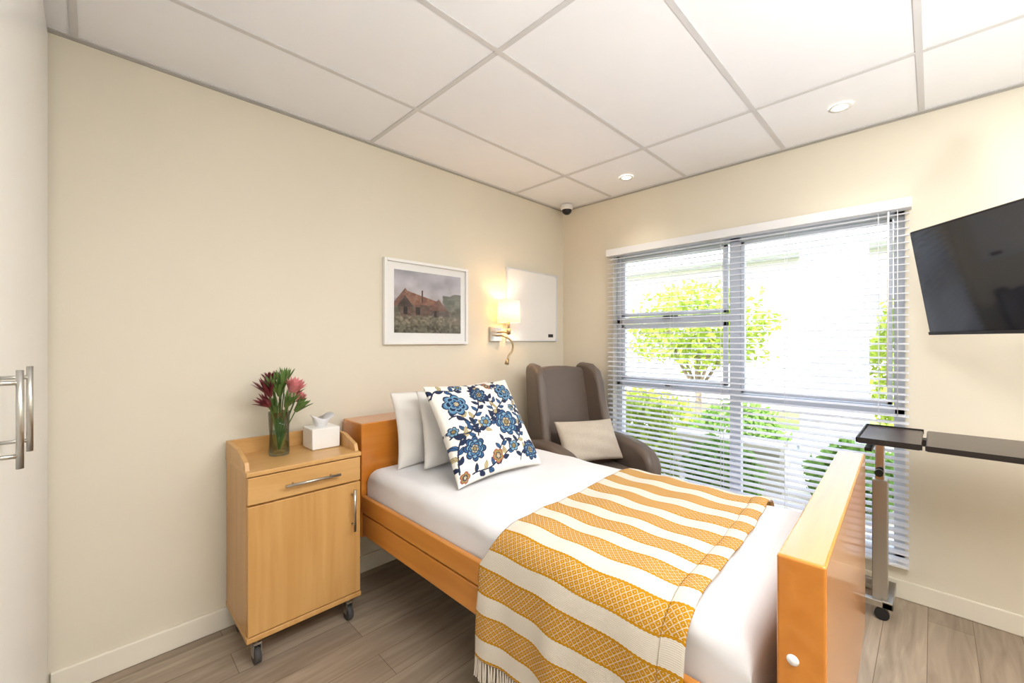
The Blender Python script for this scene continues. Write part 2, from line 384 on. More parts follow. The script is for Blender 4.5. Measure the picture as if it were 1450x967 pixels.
for p,ax in(((.64,2.15,1.13),(.15,.1,1)),((.61,2.12,1.08),(-.1,-.3,1)),((.66,2.16,1.06),(.5,-.2,.8)),((.60,2.14,1.0),(-.3,-.4,.8)),((.615,2.11,1.12),(0,-.1,1)),((.63,2.10,1.03),(.2,-.6,.8)),((.59,2.12,1.10),(-.3,-.2,1)),((.68,2.13,1.0),(.5,-.2,.6))):
    stem(p,.0025); petals('leaves',p,ax,[(7,.085,.016,.6,.5,0),(5,.08,.013,.3,.3,.4)],M_leafg,g)
petals('lower_leaves',(c[0],c[1],c[2]+.06),(0,0,1),[(7,.13,.016,.18,.15,0)],M_leafg,g)

# ------------------------------------------------------------ bed
g=group('bed',(1.5,1.2,0))
HX0,HX1=.98,1.99
box('headboard',(HX0,2.075,.32),(HX1,2.30,.905),M_bed,g,bevel=.006)
fb=box('footboard',(HX0,.14,.25),(2.09,.222,.902),M_bed,g,bevel=.006)
fb.rotation_euler=(0,0,.036); fb.location=(fb.location[0],fb.location[1]+.021,fb.location[2])
for i,(xa,xb) in enumerate(((HX0-.002,HX0+.022),(HX1-.022,HX1+.002))):
    box('side_rail_upper_%d'%i,(xa,.22,.452),(xb,2.07,.54),M_rail,g,bevel=.006)
    box('side_rail_lower_%d'%i,(xa+.004,.22,.338),(xb-.004,2.07,.444),M_rail,g,bevel=.006)
M_frame=mat('bed_steel_frame',(96,92,88),.5,metal=.6)
boxes('steel_frame',[((1.01,.26,.36),(1.05,2.06,.41)),((1.92,.26,.36),(1.96,2.06,.41))]+[((1.05,y,.36),(1.92,y+.04,.4)) for y in(.3,.8,1.3,1.8)],M_frame,g)
boxes('mattress_base',[((1.005,.27,.41),(1.965,2.065,.46))],M_frame,g)
for x in(1.38,1.70):
    for y in(.40,1.70):
        box('leg',(x-.02,y-.02,.08),(x+.02,y+.02,.37),M_frame,g)
        cyl('caster',(x-.015,y,.045),(x+.015,y,.045),.045,M_rubber,g)
lathe('bolt_cap',[(0,-.006),(.008,-.005),(.011,0)],(0,0,0),M_fr,None)
o=bpy.data.objects['bolt_cap']; o.rotation_euler=(0,math.radians(90),0); o.location=(HX0,.195,.70); attach(o,g)

def soft_block(name,a,b,m,r=.06,n=(60,90,6),amp=.004,parent=None):
    nx,ny,nz=n; Vs=[];Fs=[]
    xs=np.linspace(0,1,nx); ys=np.linspace(0,1,ny)
    cx,cy=(a[0]+b[0])/2,(a[1]+b[1])/2; hx,hy=(b[0]-a[0])/2,(b[1]-a[1])/2; H=b[2]-a[2]
    def wrap(u,h):
        L=h+H; s=u*L; sg=1 if s>=0 else -1; s=abs(s)
        arc=r*math.pi/2
        if s<h-r: return sg*s,0
        s2=s-(h-r)
        if s2<arc:
            t=s2/r; return sg*(h-r+r*math.sin(t)), -(r-r*math.cos(t))
        return sg*h, -r-(s2-arc)
    for j in range(ny):
        for i in range(nx):
            u=-1+2*xs[i]; v=-1+2*ys[j]
            X,dz1=wrap(u,hx); Y,dz2=wrap(v,hy)
            dz=min(dz1,dz2) if (dz1>-r and dz2>-r)==False else -math.sqrt(dz1*dz1+dz2*dz2)
            w=amp*(math.sin(X*23+Y*9)+math.sin(X*11-Y*17+1.3)+.6*math.sin(Y*31+X*13))*.5
            Vs.append((cx+X+w*(1 if abs(dz1)>r else 0),cy+Y,max(a[2],b[2]+dz)+(w if dz>-r else 0)))
    for j in range(ny-1):
        for i in range(nx-1):
            q=j*nx+i; Fs.append((q,q+1,q+nx+1,q+nx))
    return mesh(name,Vs,Fs,m,parent,smooth=True)
soft_block('mattress',(1.006,.275,.462),(1.965,2.06,.675),M_linen,r=.055,n=(90,120,6),amp=.004,parent=g)

# pillows
def pillow(name,w,h,t,m,M,res=40,colf=None,parent=None,wr=.004,pinch=.07,pw=.42):
    V=[];F=[];C=[]
    us=np.linspace(-1,1,res)
    def pt(u,v,s):
        x=w/2*u*(1-pinch*(1-v*v)); y=h/2*v*(1-pinch*(1-u*u))
        e=max(0,(1-u*u))*max(0,(1-v*v)); z=s*t/2*(e**pw)
        z+=wr*math.sin(u*7+v*4+s)*math.sin(v*6-u*3)*min(1,e*3)
        return Vector((x,y,z))
    idx={}
    for s in(1,-1):
        for j,v in enumerate(us):
            for i,u in enumerate(us):
                bd=(i in(0,res-1) or j in(0,res-1))
                if s==-1 and bd: idx[(s,i,j)]=idx[(1,i,j)]; continue
                idx[(s,i,j)]=len(V); V.append(M@pt(u,v,s)); C.append((u,v))
        for j in range(res-1):
            for i in range(res-1):
                q=[idx[(s,i,j)],idx[(s,i+1,j)],idx[(s,i+1,j+1)],idx[(s,i,j+1)]]
                F.append(q if s==1 else q[::-1])
    o=mesh(name,V,F,m,parent,smooth=True)
    if colf is not None:
        C=np.array(C); setcol(o,linarr(colf((C[:,0]+1)/2,(C[:,1]+1)/2)))
    return o
def frame(cn,xax,yax):
    x=Vector(xax).normalized(); y=Vector(yax); y=(y-x*y.dot(x)).normalized(); z=x.cross(y)
    M=Matrix((x,y,z)).transposed().to_4x4(); M.translation=Vector(cn); return M
pillow('pillow',.68,.395,.13,M_pil,frame((1.44,1.965,.874),(1,0,0.02),(0,.06,.36)),wr=.012,pw=.5,res=60)
pillow('pillow',.64,.395,.15,M_pil,frame((1.495,1.835,.874),(1,.0,-.02),(0,.08,.36)),wr=.014,pw=.5,res=60)

def floral(u,v):
    n=len(u); col=np.tile(np.array([238.,236.,230.]),(n,1))
    navy=np.array([20,36,70.]); mid=np.array([46,92,138.]); light=np.array([116,158,186.]); och=np.array([150,130,78.]); red=np.array([156,72,54.]); tan=np.array([188,176,142.]); sky=np.array([76,126,168.])
    def put(mask,c): col[mask]=c
    def leaf(px,py,an,L,w,c1,c2):
        a=(u-px)*math.cos(an)+(v-py)*math.sin(an); b=-(u-px)*math.sin(an)+(v-py)*math.cos(an)
        b=b-.3*a*a/L
        t=np.clip(a/L,0,1); ww=w*np.sin(math.pi*t)**.8
        ins=(a>0)&(a<L); put(ins&(abs(b)<ww),c1); put(ins&(abs(b)<ww-.007)&(abs(b)>.003),c2)
    def vine(x0,y0,x1,y1,amp,ph,w=.007):
        dx,dy=x1-x0,y1-y0; L=math.hypot(dx,dy); tx,ty=dx/L,dy/L
        s=(u-x0)*tx+(v-y0)*ty; d=-(u-x0)*ty+(v-y0)*tx
        put((s>0)&(s<L)&(abs(d-amp*np.sin(s/L*2*math.pi+ph))<w),navy)
        k=0
        for q in np.arange(.03,L,.042):
            dd=amp*math.sin(q/L*2*math.pi+ph); sl=amp*2*math.pi/L*math.cos(q/L*2*math.pi+ph)
            px=x0+tx*q-ty*dd; py=y0+ty*q+tx*dd; an=math.atan2(ty,tx)+math.atan(sl); k+=1
            side=1 if k%2 else -1
            leaf(px,py,an+side*.9,.078,.023,[navy,navy,navy,och,navy][k%5],[mid,navy,navy,tan,mid][k%5])
    def flower(px,py,R,k,rot,cs):
        r=np.hypot(u-px,v-py); th=np.arctan2(v-py,u-px)+rot
        for (f,kk,ro,c1,c2,ed) in cs:
            pet=R*f*(.72+.28*np.abs(np.cos(th*kk/2+ro))**.6)
            put(r<pet,c1); put(r<pet-ed,c2)
            put((r<pet-ed)&(np.abs(np.sin(th*kk/2+ro))>.97)&(r>R*f*.3),c1)
    vine(.02,.1,.45,.95,.07,0); vine(.5,.02,.98,.7,.07,1.5); vine(.05,.55,.55,.5,.08,.8); vine(.5,.95,.95,.8,.06,0); vine(.15,.02,.6,.25,.05,2); vine(.6,.5,.8,.98,.06,1); vine(.0,.85,.3,.98,.04,0)
    vine(.7,.05,.98,.25,.04,0); vine(.3,.35,.6,.75,.05,1); vine(.35,.98,.6,.7,.04,.5); vine(.8,.3,.98,.65,.03,0); vine(.02,.4,.3,.5,.03,1)
    big=[(1,8,0,navy,mid,.014),(.80,8,.4,navy,light,.012),(.60,6,0,navy,sky,.012),(.40,6,.5,navy,tan,.01),(.22,8,0,navy,och,.008)]
    b2=[(1,7,0,navy,sky,.014),(.78,7,.45,light,navy,.012),(.5,6,.2,light,mid,.01),(.28,6,.2,navy,tan,.01)]
    sm=[(1,5,0,red,och,.01),(.5,5,0,navy,tan,.01)]
    s2=[(1,6,0,navy,light,.01),(.5,5,0,navy,och,.008)]
    flower(.66,.46,.15,8,0,big); flower(.17,.74,.125,8,.5,b2); flower(.2,.27,.12,8,.2,big); flower(.82,.82,.12,8,0,b2); flower(.87,.14,.105,8,1,big); flower(.47,.82,.095,8,.3,big)
    flower(.43,.14,.07,5,.5,sm); flower(.40,.50,.065,5,.2,s2); flower(.93,.48,.06,5,.2,s2); flower(.64,.93,.05,5,0,sm); flower(.64,.2,.06,6,0,s2); flower(.05,.48,.05,5,0,s2); flower(.3,.95,.045,5,0,s2); flower(.06,.06,.05,5,0,sm); flower(.82,.62,.045,5,0,s2)
    return col
M_flo=vcmat('floral_print_fabric',.85,bump=.1,bscale=400)
Mc=frame((1.405,1.60,.898),(.545,.0,.0),(0.02,.27,.41))
pillow('decorative_cushion',.55,.51,.16,M_flo,Mc,res=260,colf=floral,pinch=.08,wr=.006)

# ------------------------------------------------------------ throw blanket
def blanket():
    path=[(1.982,.60),(1.98,.64),(1.955,.680),(1.90,.690),(1.08,.690),(1.03,.687),(.99,.668),(.968,.63),(.960,.57),(.955,.45),(.952,.245)]
    P=np.array(path); seg=np.hypot(*(P[1:]-P[:-1]).T); cum=np.concatenate([[0],np.cumsum(seg)]); T=cum[-1]
    ns=260; nt_=90
    s=np.linspace(0,T,ns); X=np.interp(s,cum,P[:,0]); Z=np.interp(s,cum,P[:,1])
    k=np.ones(7)/7
    Xs=np.convolve(np.pad(X,3,'edge'),k,'valid'); Zs=np.convolve(np.pad(Z,3,'edge'),k,'valid')
    def surf(i,t,extra=0.0):
        fx=(Xs[i]-.96)/1.0
        left=Xs[i]<1.2
        dr=max(0,min(1,(.685-Zs[i])/.13)) if left else 0
        yh=1.04+.045*fx+.075*dr; yft=.40+.06*fx+.01*dr
        yb=yh+(yft-yh)*t
        onside=max(0,min(1,(.62-Zs[i])/.2)) if left else 0
        rip=.004*math.sin(t*21+s[i]*5)+.003*math.sin(t*9-s[i]*13)+.002*math.sin(s[i]*40)
        edge=.004*math.sin(s[i]*9)+.0015*math.sin(s[i]*33+t*3)
        x=Xs[i]-onside*(.006+.010*math.sin(t*14+1)+.004*math.sin(t*31)+extra)
        zz=Zs[i]+(rip*.7+.002+extra)*(1-onside)
        return (x,yb+edge,zz)
    V=[];F=[];UV=[]
    for i in range(ns):
        for j in range(nt_):
            t=j/(nt_-1)
            V.append(surf(i,t)); UV.append((T-s[i],t*.66))
    for i in range(ns-1):
        for j in range(nt_-1):
            q=i*nt_+j; F.append((q,q+nt_,q+nt_+1,q+1))
    m,nt,b=newmat('mustard_stripe_weave'); N=nt.nodes; L=nt.links
    uv=N.new('ShaderNodeUVMap'); sp=N.new('ShaderNodeSeparateXYZ'); L.new(uv.outputs[0],sp.inputs[0])
    def mt(op,a,b_=None):
        n=N.new('ShaderNodeMath'); n.operation=op
        for i,x in enumerate((a,b_)):
            if x is None: continue
            if isinstance(x,(int,float)): n.inputs[i].default_value=x
            else: L.new(x,n.inputs[i])
        return n.outputs[0]
    U,W=sp.outputs[0],sp.outputs[1]
    Pd=.148
    ph=mt('FRACT',mt('DIVIDE',mt('ADD',U,-.045+Pd*2),Pd))
    wob=mt('MULTIPLY',mt('PINGPONG',W,.006),2.5)
    dist=mt('ABSOLUTE',mt('SUBTRACT',ph,.5))
    bandd=mt('ADD',dist,wob)
    band=mt('LESS_THAN',bandd,.30)
    p=.0205
    a1=mt('ABSOLUTE',mt('SUBTRACT',mt('FRACT',mt('DIVIDE',mt('ADD',U,W),p)),.5))
    a2=mt('ABSOLUTE',mt('SUBTRACT',mt('FRACT',mt('DIVIDE',mt('ADD',mt('SUBTRACT',U,W),10),p)),.5))
    mxx=mt('MAXIMUM',a1,a2)
    lat=mt('GREATER_THAN',mxx,.43)
    dot=mt('LESS_THAN',mxx,.10)
    inner=mt('LESS_THAN',dist,.25)
    cream=mt('MULTIPLY',mt('MAXIMUM',lat,dot),inner)
    fac=mt('MULTIPLY',band,mt('SUBTRACT',1,mt('MULTIPLY',cream,.65)))
    mx=N.new('ShaderNodeMix'); mx.data_type='RGBA'; L.new(fac,mx.inputs[0])
    mx.inputs[6].default_value=lin((222,214,200))+(1,); mx.inputs[7].default_value=lin((190,134,18))+(1,)
    L.new(mx.outputs[2],b.inputs['Base Color']); b.inputs['Roughness'].default_value=.95; b.inputs['Specular IOR Level'].default_value=.15
    wv=mt('ADD',mt('SINE',mt('MULTIPLY',U,1400)),mt('SINE',mt('MULTIPLY',W,1400)))
    bp=N.new('ShaderNodeBump'); bp.inputs['Strength'].default_value=.3; bp.inputs['Distance'].default_value=.002
    L.new(mt('ADD',wv,mt('MULTIPLY',fac,1.5)),bp.inputs['Height']); L.new(bp.outputs[0],b.inputs['Normal'])
    g=group('throw_blanket',(1.5,.75,.69))
    o=mesh('woven_throw',V,F,m,g,smooth=True)
    ul=o.data.uv_layers.new(name='UVMap')
    li=np.zeros(len(o.data.loops),dtype=np.int32); o.data.loops.foreach_get('vertex_index',li)
    ul.data.foreach_set('uv',np.array(UV,dtype=np.float32)[li].ravel())
    sd=o.modifiers.new('thick','SOLIDIFY'); sd.thickness=.005; sd.offset=0
    # folded-over hem along the foot edge
    V2=[];F2=[];UV2=[]; nh=14
    for i in range(ns):
        for j in range(nh):
            q=j/(nh-1); t=.915+.09*q
            V2.append(surf(i,t,extra=.009*math.sin(math.pi*(.15+.85*(1-q)))**.5 if 0<q<1 else .003)); UV2.append((T-s[i],t*.66+.3))
    for i in range(ns-1):
        for j in range(nh-1):
            q=i*nh+j; F2.append((q,q+nh,q+nh+1,q+1))
    o2=mesh('folded_hem',V2,F2,m,g,smooth=True)
    ul=o2.data.uv_layers.new(name='UVMap')
    li=np.zeros(len(o2.data.loops),dtype=np.int32); o2.data.loops.foreach_get('vertex_index',li)
    ul.data.foreach_set('uv',np.array(UV2,dtype=np.float32)[li].ravel())
    sd=o2.modifiers.new('thick','SOLIDIFY'); sd.thickness=.004; sd.offset=0
    V=[];F=[]; 
    last=(ns-1)*nt_
    base=[o.data.vertices[last+j].co.copy() for j in range(nt_)]
    for k in range(64):
        q=k/63*(nt_-1); j=int(min(nt_-2,q)); pb=base[j].lerp(base[j+1],q-j)
        L_=.075+random.uniform(-.008,.012); sx=random.uniform(-.008,.006); sy=random.uniform(-.008,.008)
        for strand in range(2):
            oy=(strand-.5)*.004; n0=len(V)
            for kk in range(5):
                s_=kk/4; r=.0022
                cxx=pb.x+sx*s_*s_; cyy=pb.y+oy*(.3+2*s_)+sy*s_; czz=pb.z-L_*s_
                for i in range(5):
                    t=2*math.pi*i/5; V.append((cxx+r*math.cos(t),cyy+r*math.sin(t),czz))
            for kk in range(4):
                for i in range(5):
                    i2=(i+1)%5; F.append((n0+kk*5+i,n0+kk*5+i2,n0+kk*5+5+i2,n0+kk*5+5+i))
    mesh('tassel_fringe',V,F,mat('fringe_cotton',(228,220,206),.9),g,smooth=True)
blanket()

# ------------------------------------------------------------ armchair
CL=(2.45,1.71,0); CR=-math.atan2(.33,.94)
ch=group('wingback_armchair',CL,rotz=CR,world=False)
W2=.352
box('seat_base',(-W2+.09,-.33,.16),(W2-.09,.30,.34),M_chair,ch,bevel=.02,seg=3)
box('seat_cushion',(-W2+.10,-.37,.33),(W2-.10,.22,.47),M_chair,ch,bevel=.045,seg=5)
V=[];F=[]; nx,nz=17,20
for side in(0,1):
    for k in range(nz):
        s=k/(nz-1); z_=.36+.78*s
        for i in range(nx):
            u=-1+2*i/(nx-1); hw=.235+.025*s
            x=u*hw; top=-.03*u*u*s*s
            yb=.20+.13*s
            y=(yb-.03*(1-u*u)*math.sin(math.pi*min(1,s*1.1)) -.03*math.sin(math.pi*min(s/.3,1))*(1-u*u)) if side==0 else yb+.10
            V.append((x,y,z_+top))
def vid(sd,k,i): return sd*nx*nz+k*nx+i
for k in range(nz-1):
    for i in range(nx-1):
        F.append((vid(0,k,i),vid(0,k,i+1),vid(0,k+1,i+1),vid(0,k+1,i))); F.append((vid(1,k,i),vid(1,k+1,i),vid(1,k+1,i+1),vid(1,k,i+1)))
for k in range(nz-1):
    for i in(0,nx-1):
        q=(vid(0,k,i),vid(0,k+1,i),vid(1,k+1,i),vid(1,k,i)); F.append(q if i==0 else q[::-1])
for i in range(nx-1):
    F.append((vid(0,nz-1,i),vid(0,nz-1,i+1),vid(1,nz-1,i+1),vid(1,nz-1,i))); F.append((vid(0,0,i+1),vid(0,0,i),vid(1,0,i),vid(1,0,i+1)))
mesh('backrest',V,F,M_chair,ch,bevel=.025,seg=4)
wing=[(.37,.40),(.445,1.10),(.43,1.15),(.38,1.165),(.28,1.155),(.205,1.11),(.165,1.02),(.145,.90),(.11,.78),(.08,.66),(.06,.56),(.06,.40)]
for i,sx in enumerate((-1,1)):
    o=profx('wing_%d'%(i+1),wing,-.038,.038,M_chair,ch,bevel=.03,seg=5)
    o.location=(sx*(W2-.07),0,0); o.rotation_euler=(0,0,sx*.14)
arm=[(.37,.17),(.37,.60),(.10,.655),(-.08,.655),(-.22,.635),(-.30,.605),(-.35,.56),(-.372,.50),(-.365,.38),(-.345,.17)]
for i,sx in enumerate((-1,1)):
    o=profx('arm_%d'%(i+1),arm,-.058,.058,M_chair,ch,bevel=.045,seg=6)
    o.location=(sx*(W2-.05),0,0); o.rotation_euler=(0,0,sx*-.03)
M_leg=mat('dark_wood_leg',(48,34,26),.4)
for sx in(-1,1):
    for y in(-.29,.29): cyl('leg',(sx*(W2-.07),y,.17),(sx*(W2-.06),y*1.05,0),.024,M_leg,ch,r2=.014)
R=Matrix.Translation(CL)@Matrix.Rotation(CR,4,'Z')
pillow('lumbar_cushion',.49,.30,.13,M_beige,R@frame((.01,-.015,.64),(1,0,-.03),(0,.16,.27)),wr=.005,res=50)

# ------------------------------------------------------------ picture
g=group('framed_picture',(1.55,YA-.015,1.57))
px0,px1,pz0,pz1=1.23,1.866,1.312,1.835; yf=YA-.001
boxes('frame',[((px0,yf-.028,pz0),(px0+.018,yf,pz1)),((px1-.018,yf-.028,pz0),(px1,yf,pz1)),((px0+.018,yf-.028,pz0),(px1-.018,yf,pz0+.018)),((px0+.018,yf-.028,pz1-.018),(px1-.018,yf,pz1))],M_fr,g,bevel=.002)
box('mount_board',(px0+.015,yf-.012,pz0+.015),(px1-.015,yf-.004,pz1-.015),M_fr,g)
NX,NZ=230,180
ax0,ax1,az0,az1=px0+.07,px1-.055,pz0+.072,pz1-.062
V=[];F=[]
for k in range(NZ):
    for i in range(NX): V.append((ax0+(ax1-ax0)*i/(NX-1),yf-.0125,az0+(az1-az0)*k/(NZ-1)))
for k in range(NZ-1):
    for i in range(NX-1): q=k*NX+i; F.append((q,q+1,q+NX+1,q+NX))
o=mesh('painting',V,F,vcmat('watercolour_print',.6,coat=0.0),g)
def noise2(nx,nz,sc,seed):
    r=np.random.default_rng(seed); a=np.zeros((nz,nx))
    for oct_ in range(4):
        m_=int(sc*2**oct_)+2; gsm=r.random((m_,m_)); yy=np.linspace(0,m_-1.001,nz); xx=np.linspace(0,m_-1.001,nx)
        yi=yy.astype(int); xi=xx.astype(int); fy=(yy-yi)[:,None]; fxx=(xx-xi)[None]
        fy=fy*fy*(3-2*fy); fxx=fxx*fxx*(3-2*fxx)
        a+=((gsm[yi][:,xi]*(1-fxx)+gsm[yi][:,xi+1]*fxx)*(1-fy)+(gsm[yi+1][:,xi]*(1-fxx)+gsm[yi+1][:,xi+1]*fxx)*fy)/2**oct_
    return a/1.875
n1=noise2(NX,NZ,4,1); n2=noise2(NX,NZ,14,2); n3=noise2(NX,NZ,28,3)
xx,zz=np.meshgrid(np.linspace(0,1,NX),np.linspace(0,1,NZ))
col=np.zeros((NZ,NX,3))
sky=np.array([208,196,194.]); sky2=np.array([172,172,182.])
col[:]=sky+(sky2-sky)*zz[...,None]+(n1[...,None]-.5)*70
def P_(mask,c,nn,amp): col[mask]=(np.array(c)+(nn[...,None]-.5)*amp)[mask]
P_(zz<.50+.06*np.sin(xx*5+1)+.08*(n1-.5),(152,148,158),n2,40)
P_((zz<.58+.14*n1+.05*(n2-.5))&(xx>.66+.1*n2),(110,110,98),n2,80)
P_(zz<.42+.10*n1+.05*(n2-.5),(106,104,90),n2,90)
P_(zz<.36+.05*n1,(98,94,80),n3,90)
def tri(x0,x1,zb,zt,xa): 
    t=np.where(xx<xa,(xx-x0)/(xa-x0),(x1-xx)/(x1-xa)); return (xx>x0)&(xx<x1)&(zz>zb)&(zz<zb+(zt-zb)*t)
P_((xx>.08)&(xx<.66)&(zz>.26)&(zz<.50),(102,82,72),n3,60)
P_(tri(-.04,.36,.42,.72,.15),(118,86,74),n3,50)
P_((zz<.68-.32*np.clip(xx-.17,0,1))&(zz>.46)&(xx>.15)&(xx<.66),(138,100,84),n3,60)
P_(tri(.04,.27,.42,.60,.15),(74,62,58),n3,40)
P_(tri(.44,.84,.32,.58,.64),(118,86,74),n3,50)
P_((xx>.5)&(xx<.80)&(zz>.22)&(zz<.38),(90,76,68),n3,50)
P_((xx>.13)&(xx<.18)&(zz>.3)&(zz<.42),(40,34,32),n3,20); P_((xx>.3)&(xx<.36)&(zz>.3)&(zz<.42),(44,36,34),n3,20); P_((xx>.57)&(xx<.61)&(zz>.26)&(zz<.38),(40,34,32),n3,20)
P_((xx>.38)&(xx<.405)&(zz>.5)&(zz<.70),(84,64,58),n3,20)
P_((zz<.28+.10*(n2-.5)),(116,108,92),n3,120)
P_((zz<.12+.1*(n2-.5)),(90,86,72),n3,120)
setcol(o,linarr(col.reshape(-1,3)))
box('glazing',(px0+.018,yf-.02,pz0+.018),(px1-.018,yf-.018,pz1-.018),M_glass,g)

# whiteboard
g=group('whiteboard',(2.56,YA-.01,1.61))
M_wb=mat('whiteboard_enamel',(240,240,239),0.15,var=.004,coat=.5)
box('panel',(2.262,yf-.014,1.337),(2.862,yf,1.897),M_wb,g,bevel=.001)
b=.008
boxes('frame',[((2.258,yf-.018,1.333),(2.258+b,yf,1.901)),((2.866-b,yf-.018,1.333),(2.866,yf,1.901)),((2.266,yf-.018,1.333),(2.858,yf,1.333+b)),((2.266,yf-.018,1.901-b),(2.858,yf,1.901))],M_alu,g)
box('label_plate',(2.75,yf-.018,1.365),(2.81,yf-.0145,1.392),M_dark,g)
boxes('corner_caps',[((2.252,yf-.021,z_-.012),(2.276,yf,z_+.012)) for z_ in(1.343,1.891)]+[((2.848,yf-.021,z_-.012),(2.872,yf,z_+.012)) for z_ in(1.343,1.891)],M_alu,g)

# ------------------------------------------------------------ wall lamp
g=group('wall_lamp',(2.13,2.25,1.45))
box('back_plate',(2.085,yf-.022,1.33),(2.195,yf,1.44),M_steel,g,bevel=.004)
sc=(2.18,2.215)
tube('arm',[(2.15,yf-.02,1.40),(2.165,2.26,1.40),(sc[0],sc[1],1.405),(sc[0],sc[1],1.43)],.007,M_brass,g)
cyl('stem_post',(sc[0],sc[1],1.38),(sc[0],sc[1],1.52),.009,M_brass,g)
cyl('stem_collar',(sc[0],sc[1],1.385),(sc[0],sc[1],1.425),.015,M_brass,g)
def shade_mat():
    m,nt,b=newmat('lampshade_fabric'); b.inputs['Base Color'].default_value=lin((236,222,196))+(1,)
    N=nt.nodes; L=nt.links
    tr=N.new('ShaderNodeBsdfTranslucent'); tr.inputs[0].default_value=(.60,.48,.30,1)
    n=N.new('ShaderNodeTexNoise'); n.inputs['Scale'].default_value=200
    bp=N.new('ShaderNodeBump'); bp.inputs['Strength'].default_value=.1; L.new(n.outputs['Fac'],bp.inputs['Height']); L.new(bp.outputs[0],b.inputs['Normal'])
    b.inputs['Emission Color'].default_value=(1,.80,.50,1); b.inputs['Emission Strength'].default_value=.2
    mx=N.new('ShaderNodeMixShader'); mx.inputs[0].default_value=.42
    L.new(b.outputs[0],mx.inputs[1]); L.new(tr.outputs[0],mx.inputs[2]); L.new(mx.outputs[0],N['Material Output'].inputs[0]); return m
lathe('shade',[(.084,0),(.08,.155)],(sc[0],sc[1],1.472),shade_mat(),g,seg=48)
l=bpy.data.lights.new('bulb','POINT'); l.energy=3.3; l.color=(1,.64,.32); l.shadow_soft_size=.03
o=bpy.data.objects.new('bulb',l); S.collection.objects.link(o); o.location=(sc[0],sc[1],1.56); attach(o,g)
tube('reading_gooseneck',[(2.14,yf-.02,1.375),(2.15,2.24,1.37),(2.195,2.2,1.33),(2.205,2.2,1.27),(2.17,2.21,1.215),(2.16,2.205,1.19)],.007,M_brass,g)
cyl('reading_head',(2.16,2.205,1.195),(2.145,2.2,1.165),.012,M_brass,g,r2=.016)

# ------------------------------------------------------------ television
tilt=math.radians(10.5)
T=group('wall_television',(2.75,.0785,1.848),world=False)
ra=Matrix.Rotation(math.radians(-6),3,'Z')
xd=(ra@Vector((-.70,-.714,0))).normalized()
nrm=(ra@Vector((-.714,.70,0))).normalized()
up=(Vector((0,0,1))*math.cos(tilt)+nrm*math.sin(tilt)).normalized()
zz_=xd.cross(up)
face=zz_ if zz_.dot(nrm)>0 else -zz_
MT=Matrix((xd,-face,up)).transposed()
T.rotation_euler=MT.to_euler() if MT.determinant()>0 else Matrix((-xd,-face,up)).transposed().to_euler()
sgn=1 if MT.determinant()>0 else -1
w_,h_=.88,.495
def tb(name,xa,xb,ya,yb,za,zb,m,bev=0): 
    a=min(sgn*xa,sgn*xb); b_=max(sgn*xa,sgn*xb); return box(name,(a,ya,za),(b_,yb,zb),m,T,bevel=bev)
tb('housing',0,w_,0.0,.035,-h_,0,M_tv,.006)
tb('rear_bulge',.15,w_-.15,.03,.06,-h_+.05,-.12,M_tv,.01)
tb('screen',.009,w_-.009,-.0015,.004,-h_+.016,-.009,M_scr)
tb('bottom_bezel',.0,w_,-.003,.004,-h_,-h_+.014,M_dark)
g=group('tv_wall_bracket',(2.9,-.25,1.6))
cen=Vector((2.75,.0785,1.848))+xd*.44-up*.25-face*.06
boxes('wall_plate',[((XB-.012,-.46,1.5),(XB,-.34,1.72))],M_dark,g,bevel=.003)
cyl('arm_outer',(XB-.012,-.40,1.6),(cen.x+.12,cen.y-.28,1.6),.018,M_dark,g)
cyl('arm_inner',(cen.x+.12,cen.y-.28,1.6),(cen.x,cen.y,1.6),.018,M_dark,g)

# ------------------------------------------------------------ overbed table
g=group('overbed_table',(2.62,0,0))
tz=.885
box('long_top',(2.375,-.62,tz),(2.815,.018,tz+.02),M_tab,g,bevel=.006)
box('small_top',(2.375,.03,tz),(2.80,.235,tz+.02),M_tab,g,bevel=.008)
M_edge=mat('black_edge_band',(24,20,20),.4)
boxes('edge_lips',[((2.373,.028,tz+.004),(2.378,.237,tz+.026)),((2.797,.028,tz+.004),(2.802,.237,tz+.026)),((2.373,.233,tz+.004),(2.802,.238,tz+.026)),((2.373,-.62,tz+.004),(2.377,.02,tz+.024))],M_edge,g)
boxes('support_beam',[((2.66,-.45,tz-.03),(2.73,.21,tz-.001))],M_dark,g)
box('column_upper',(2.70,.163,.45),(2.74,.197,tz-.01),M_chrome,g,bevel=.003)
box('column_lower',(2.69,.150,.07),(2.75,.208,.66),M_steel,g,bevel=.004)
cyl('height_knob',(2.69,.18,.70),(2.655,.18,.70),.016,M_dark,g)
boxes('lever',[((2.45,.19,tz-.045),(2.70,.215,tz-.03))],M_dark,g)
boxes('base_legs',[((2.66,.13,.06),(2.69,.62,.09)),((2.88,.13,.06),(2.91,.62,.09)),((2.66,.13,.06),(2.91,.17,.095))],M_steel,g,bevel=.003)
for x in(2.675,2.895):
    for y in(.17,.59):
        cyl('caster',(x-.01,y,.028),(x+.01,y,.028),.028,M_dark,g); cyl('caster_stem',(x,y,.03),(x,y,.065),.008,M_dark,g)

